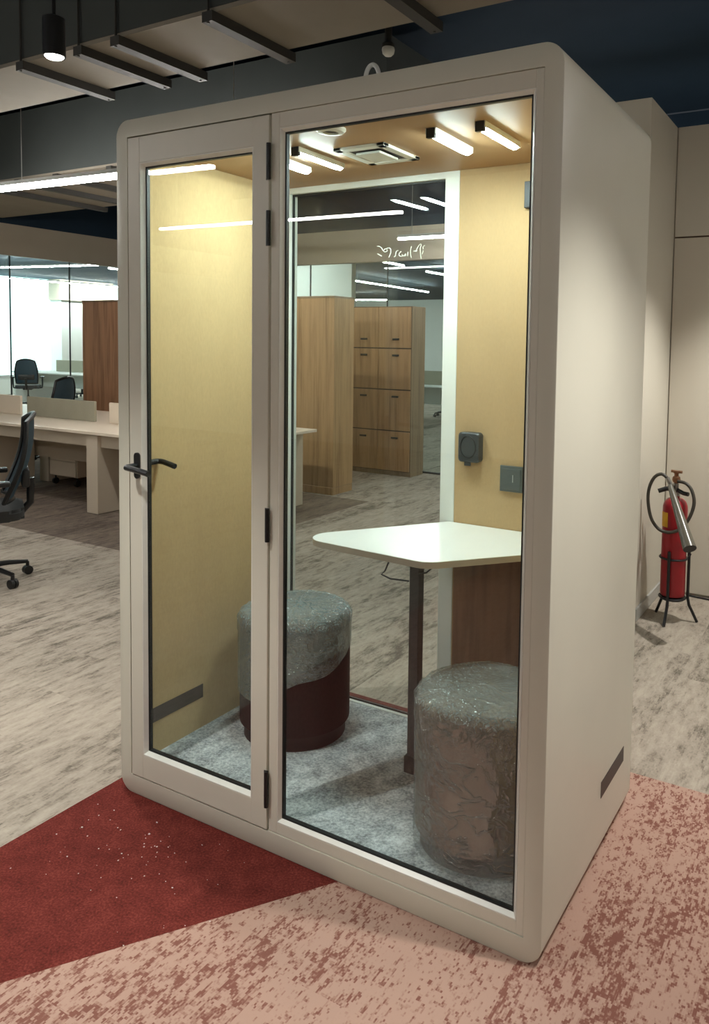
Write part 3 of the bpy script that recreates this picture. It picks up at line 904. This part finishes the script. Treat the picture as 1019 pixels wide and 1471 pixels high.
def desks():
    t = thing('workstation_desk', 'cream bench desk with grey screen, left of the pod on dark carpet', 'desk', (-4.6, 3.3, 0))
    MB().box(-6.95, -2.3, 2.74, 4.14, .715, .742, .003).build('desktop', M['desk'], t)
    MB().box(-6.85, -2.4, 2.80, 2.83, .60, .715).build('fascia', M['desk_leg'], t)
    for x in (-5.62, -3.83, -2.6):
        MB().box(x, x + .15, 2.76, 3.36, .003, .715, .003).build('leg_panel', M['desk_leg'], t)
        MB().box(x, x + .15, 3.52, 4.12, .003, .715, .003).build('leg_panel', M['desk_leg'], t)
    MB().box(-6.8, -2.5, 3.415, 3.435, .30, .71).build('modesty_panel', M['desk_leg'], t)
    for a, b in ((-6.85, -5.62), (-5.50, -4.42), (-4.20, -3.1)):
        MB().box(a, b, 3.30, 3.33, .743, .945, .004).build('screen', M['screen'] if a > -6 and a < -5 else M['desk'], t)
    p = thing('drawer_pedestal', 'cream drawer pedestal on castors under the bench desk', 'pedestal', (-5.2, 3.6, 0))
    MB().box(-5.36, -4.92, 3.47, 3.95, .10, .60, .003).build('body', M['desk_leg'], p)
    for z in (.11, .27, .43):
        MB().box(-5.35, -4.93, 3.455, 3.47, z, z + .15, .002).build('drawer', M['desk'], p)
    for x in (-5.32, -4.96):
        for y in (3.5, 3.92):
            MB().tube([(x - .012, y, .035), (x + .012, y, .035)], .035, 14).tube([(x, y, .05), (x, y, .10)], .01, 8).build('castor', M['black'], p, True)
    # far desks behind the glass
    def far(x0, x1, y0, y1, lab, sx):
        t = thing('far_desk', lab, 'desk', ((x0 + x1) / 2, (y0 + y1) / 2, 0))
        MB().box(x0, x1, y0, y1, .715, .742, .003).build('desktop', M['wall_pale'], t)
        for x in (x0 + .03, x1 - .07):
            MB().box(x, x + .04, y0 + .03, y1 - .03, .003, .715).build('leg_panel', M['wall_pale'], t)
        MB().box(x0 + .1, x1 - .1, (y0 + y1) / 2 - .01, (y0 + y1) / 2 + .01, .35, .71).build('modesty_panel', M['wall_pale'], t)
        MB().box(sx[0], sx[1], (y0 + y1) / 2 - .015, (y0 + y1) / 2 + .015, .743, 1.02, .004).build('screen', M['screen'], t)
    far(-15.6, -11.6, 9.6, 11.0, 'white desk beyond the left glass, near the bright window', (-14.9, -12.9))
    far(-7.2, -4.7, 11.3, 12.4, 'white desk beyond the back glass, right of the lockers', (-6.9, -4.85))
desks()

def office_chair():
    t = thing('office_chair', 'black mesh office chair at the left picture edge, by the cream desk', 'chair', (-2.64, 1.10, 0), math.radians(149), 'black mesh office chairs')
    def mk(name, mb, mat, smooth=True, par=t):
        mb.local = True
        return mb.build(name, M[mat], par, smooth)
    b = MB()
    b.lathe([(.045, .075), (.05, .11), (.03, .13)], 16)
    tips = []
    for k in range(5):
        a = math.radians(-90 + 18 + 72 * k)
        tip = (.265 * math.cos(a), .265 * math.sin(a), .085)
        tips.append((tip, a))
        b.tube([(.03 * math.cos(a), .03 * math.sin(a), .105), (.15 * math.cos(a), .15 * math.sin(a), .100), tip], .020, 8, r_end=.013)
    base = mk('star_base', b, 'black')
    for tip, a in tips:
        q = MB()
        ux, uy = -math.sin(a), math.cos(a)
        for s in (-1, 1):
            c = Vector((tip[0] + ux * .013 * s, tip[1] + uy * .013 * s, .029))
            q.tube([c - Vector((ux, uy, 0)) * .009, c + Vector((ux, uy, 0)) * .009], .029, 16)
        q.tube([(tip[0], tip[1], .04), (tip[0], tip[1], .085)], .011, 8)
        mk('castor', q, 'black')
    mk('gas_column', MB().tube([(0, 0, .12), (0, 0, .26)], .027, 14).tube([(0, 0, .26), (0, 0, .42)], .016, 12).box(-.09, .09, -.12, .10, .395, .425, .006), 'black')
    seat = MB()
    pts = rounded_poly([(-.24, -.23, .09), (.24, -.23, .09), (.25, .25, .11), (-.25, .25, .11)])
    seat.prism(pts, .425, .495, .02)
    mk('seat', seat, 'chair_fabric')
    # backrest: curved mesh panel in a rounded frame
    nx, nz = 14, 16
    bk = MB(); g = []
    def bp(u, v):
        # u -1..1 , v 0..1
        wv = .225 * (1 - .22 * max(0, v - .55) / .45 - .06 * max(0, .25 - v) / .25)
        x = u * wv
        y = -.17 - .13 * v ** 1.2 + .05 * math.sin(v * PI) * -1 + .055 * u * u
        z = .54 + .54 * v - .045 * u * u * (v > .8) * (v - .8) / .2
        return Vector((x, y, z))
    for i in range(nz + 1):
        g.append([bk.bm.verts.new(bp(-1 + 2 * j / nx, i / nz)) for j in range(nx + 1)])
    for i in range(nz):
        for j in range(nx):
            bk.bm.faces.new((g[i][j], g[i][j + 1], g[i + 1][j + 1], g[i + 1][j]))
    r = bmesh.ops.solidify(bk.bm, geom=bk.bm.faces[:], thickness=.008)
    back = mk('backrest', bk, 'mesh_grey')
    loop = [bp(-1, i / 12) for i in range(13)] + [bp(-1 + 2 * j / 10, 1) for j in range(1, 10)] + [bp(1, 1 - i / 12) for i in range(13)] + [bp(1 - 2 * j / 10, 0) for j in range(1, 10)]
    mk('back_frame', MB().tube(loop, .015, 8, closed=True), 'black')
    mk('lumbar_pad', MB().box(-.17, .17, -.265, -.215, .62, .74, .02), 'black')
    mk('back_bracket', MB().tube([(0, -.10, .41), (0, -.20, .42), (0, -.27, .50), (0, -.275, .66)], .024, 10), 'black')
    for s in (-1, 1):
        arm = MB().tube([(s * .20, -.02, .43), (s * .285, -.02, .44), (s * .295, -.02, .52), (s * .295, -.03, .66)], .017, 10)
        a = mk('armrest', arm, 'black')
        mk('arm_pad', MB().box(s * .295 - .04, s * .295 + .04, -.15, .11, .66, .69, .012), 'black', True, a)
    return t
ch = office_chair()
dup(ch, (-6.72, 4.38, 0), math.radians(110), 'dark office chair behind the cream desk, tucked beside the wood cabinet')
dup(ch, (-14.0, 8.95, 0), math.radians(48), 'grey mesh office chair in front of the bright window at far left')
dup(ch, (-15.7, 11.6, 0), math.radians(150), 'office chair at far side of the white desk beyond the left glass')
dup(ch, (-5.2, 10.75, 0), math.radians(-20), 'office chair on the near side of the desk right of the lockers')
dup(ch, (-5.55, 12.95, 0), math.radians(160), 'office chair on the far side of the desk right of the lockers')

# ------------------------------------------------------------------ fire extinguisher and its stand
def extinguisher():
    ex, ey = 1.300, 2.78
    t = thing('fire_extinguisher', 'red fire extinguisher with black hose and horn, standing in its stand', 'fire extinguisher', (ex, ey, .146))
    R = .069
    prof = [(.001, .147), (R - .012, .147), (R - .003, .152), (R, .165), (R, .655)]
    for k in range(1, 9):
        a = PI / 2 * k / 8
        prof.append((.022 + (R - .022) * math.cos(a), .655 + .062 * math.sin(a)))
    prof += [(.022, .735), (.001, .736)]
    MB().lathe(prof, 36, (ex, ey)).build('cylinder', M['red'], t, True)
    MB().lathe([(.024, .730), (.024, .752), (.017, .757), (.017, .80), (.001, .801)], 18, (ex, ey)).build('valve_body', M['steel'], t, True)
    v = MB().lathe([(.012, .80), (.014, .83), (.012, .855), (.020, .86), (.020, .872), (.001, .873)], 14, (ex, ey))
    v.tube([(ex - .030, ey, .868), (ex + .032, ey, .866)], .008, 8).lathe([(.001, .805), (.020, .808), (.024, .822), (.020, .838), (.001, .842)], 14, (ex, ey))
    v.build('valve_knob', M['brass'], t, True)
    # carrying handles either side
    h = MB().tube([(ex - .005, ey - .02, .775), (ex - .05, ey - .03, .768), (ex - .09, ey - .04, .752)], .013, 10)
    h.build('grip', M['black'], t, True)
    MB().tube([(ex + .01, ey - .015, .765), (ex + .045, ey - .02, .750), (ex + .075, ey - .03, .748)], .012, 10).build('grip', M['black'], t, True)
    # hose: two big loops in front of the cylinder
    yf = ey - .085
    pts = [(ex - .010, yf + .03, .790), (ex - .030, yf, .835), (ex - .065, yf, .858), (ex - .105, yf, .835), (ex - .132, yf, .77), (ex - .135, yf, .69), (ex - .115, yf, .60),
           (ex - .075, yf, .545), (ex - .03, yf, .530), (ex + .02, yf, .540), (ex + .065, yf + .01, .575), (ex + .098, yf + .02, .64), (ex + .112, yf + .03, .71), (ex + .095, yf + .04, .775), (ex + .06, yf + .05, .81), (ex + .012, yf + .07, .815)]
    P = [Vector(p) for p in pts]; sm = []
    for i in range(len(P) - 1):
        p0, p1, p2, p3 = P[max(i - 1, 0)], P[i], P[i + 1], P[min(i + 2, len(P) - 1)]
        for k in range(5):
            u = k / 5
            sm.append(.5 * ((2 * p1) + (-p0 + p2) * u + (2 * p0 - 5 * p1 + 4 * p2 - p3) * u * u + (-p0 + 3 * p1 - 3 * p2 + p3) * u ** 3))
    sm.append(P[-1])
    MB().tube(sm, .0095, 10).build('hose', M['hose'], t, True)
    MB().tube([(ex - .034, yf, .842), (ex - .012, yf + .004, .800)], .0125, 12).build('hose_coupling', M['steel'], t, True)
    # discharge horn
    a = Vector((ex - .012, yf - .018, .800)); b = Vector((ex + .152, yf - .27, .520))
    hm = MB()
    hm.tube([a + (b - a) * k / 12 for k in range(13)], .0145, 18, cap=False, r_end=.036)
    ho = hm.build('horn', M['horn'], t, True)
    MB().tube([b + (a - b) * (.002 + k / 6 * .5) for k in range(7)], .0345, 18, cap=True, r_end=.020).build('horn_mouth', M['black'], ho, True)
    MB().tube([(ex + .005, yf - .045, .765), (ex + .038, yf - .050, .690)], .006, 8).build('horn_grip', M['steel'], t, True)
    # yellow sticker on the left front of the cylinder
    lb = MB(); th0, th1 = math.radians(190), math.radians(248)
    n = 8
    lo = [lb.bm.verts.new((ex + (R + .0012) * math.cos(th0 + (th1 - th0) * i / n), ey + (R + .0012) * math.sin(th0 + (th1 - th0) * i / n), .552)) for i in range(n + 1)]
    hi = [lb.bm.verts.new((ex + (R + .0012) * math.cos(th0 + (th1 - th0) * i / n), ey + (R + .0012) * math.sin(th0 + (th1 - th0) * i / n), .636)) for i in range(n + 1)]
    for i in range(n): lb.bm.faces.new((lo[i], lo[i + 1], hi[i + 1], hi[i]))
    lb.build('sticker', M['yellow'], t, True)
    # stand
    s = thing('extinguisher_stand', 'black metal tripod stand holding the red fire extinguisher', 'stand', (ex, ey, 0))
    for z, r in ((.370, R + .006), (.140, R + .004)):
        MB().tube([(ex + r * math.cos(2 * PI * i / 32), ey + r * math.sin(2 * PI * i / 32), z) for i in range(32)], .006, 8, closed=True).build('ring', M['black_metal'], s, True)
    MB().lathe([(.001, .128), (R - .002, .128), (R - .002, .140), (.001, .140)], 28, (ex, ey)).build('base_plate', M['black_metal'], s, True)
    for ang in (-95, 15, 140):
        a = math.radians(ang); u = Vector((math.cos(a), math.sin(a), 0)); c = Vector((ex, ey, 0))
        r = R + .016
        pts = [c + u * r + Vector((0, 0, z)) for z in (.42, .30, .14)] + [c + u * (r + .008) + Vector((0, 0, .10)), c + u * (r + .055) + Vector((0, 0, .004))]
        MB().tube(pts, .0085, 8).build('leg', M['black_metal'], s, True)
    MB().tube([(ex + R + .01, ey + .01, .37), (ex + R + .022, ey + .02, .40)], .006, 6).build('clamp_screw', M['black_metal'], s)
    tag(MB().tube([(1.30, 3.28, .006), (1.45, 3.265, .006), (1.7, 3.27, .006), (2.1, 3.26, .006)], .006, 8).build('floor_cable', M['black'], None, True), 'thin black cable lying on the carpet behind the fire extinguisher', 'cable')
extinguisher()

def crumbs():
    mb = MB()
    rnd = random.Random(3)
    for i in range(70):
        if i < 50:
            x = rnd.gauss(.34, .16); y = rnd.gauss(-.20, .075)
        else:
            x = rnd.uniform(.0, .75); y = rnd.uniform(-.50, -.03)
        y = min(y, -.015)
        if x < -.04: continue
        s = rnd.uniform(.0007, .0021) * (1.6 if rnd.random() < .08 else 1)
        r = bmesh.ops.create_icosphere(mb.bm, subdivisions=1, radius=s)
        bmesh.ops.transform(mb.bm, matrix=Matrix.Translation((x, y, s * .5)) @ Matrix.Diagonal((rnd.uniform(.7, 1.8), rnd.uniform(.7, 1.6), .6, 1)), verts=r['verts'])
    o = mb.build('carpet_crumbs', M['debris'])
    tag(o, 'white plaster crumbs scattered on the red carpet by the pod door', 'crumbs', None, 'stuff')
crumbs()

# ------------------------------------------------------------------ render look
w = bpy.data.worlds.new('world'); SC.world = w
w.use_nodes = True
w.node_tree.nodes['Background'].inputs[0].default_value = (.02, .022, .025, 1)
SC.view_settings.view_transform = 'Standard'
SC.view_settings.look = 'None'
SC.view_settings.gamma = 1.0
SC.view_settings.use_curve_mapping = False
SC.view_settings.exposure = 0.75
cy = SC.cycles
cy.use_denoising = True
cy.max_bounces = 10
cy.diffuse_bounces = 5
cy.glossy_bounces = 5
cy.transparent_max_bounces = 16
cy.sample_clamp_indirect = 6.0
cy.caustics_reflective = False
cy.caustics_refractive = False
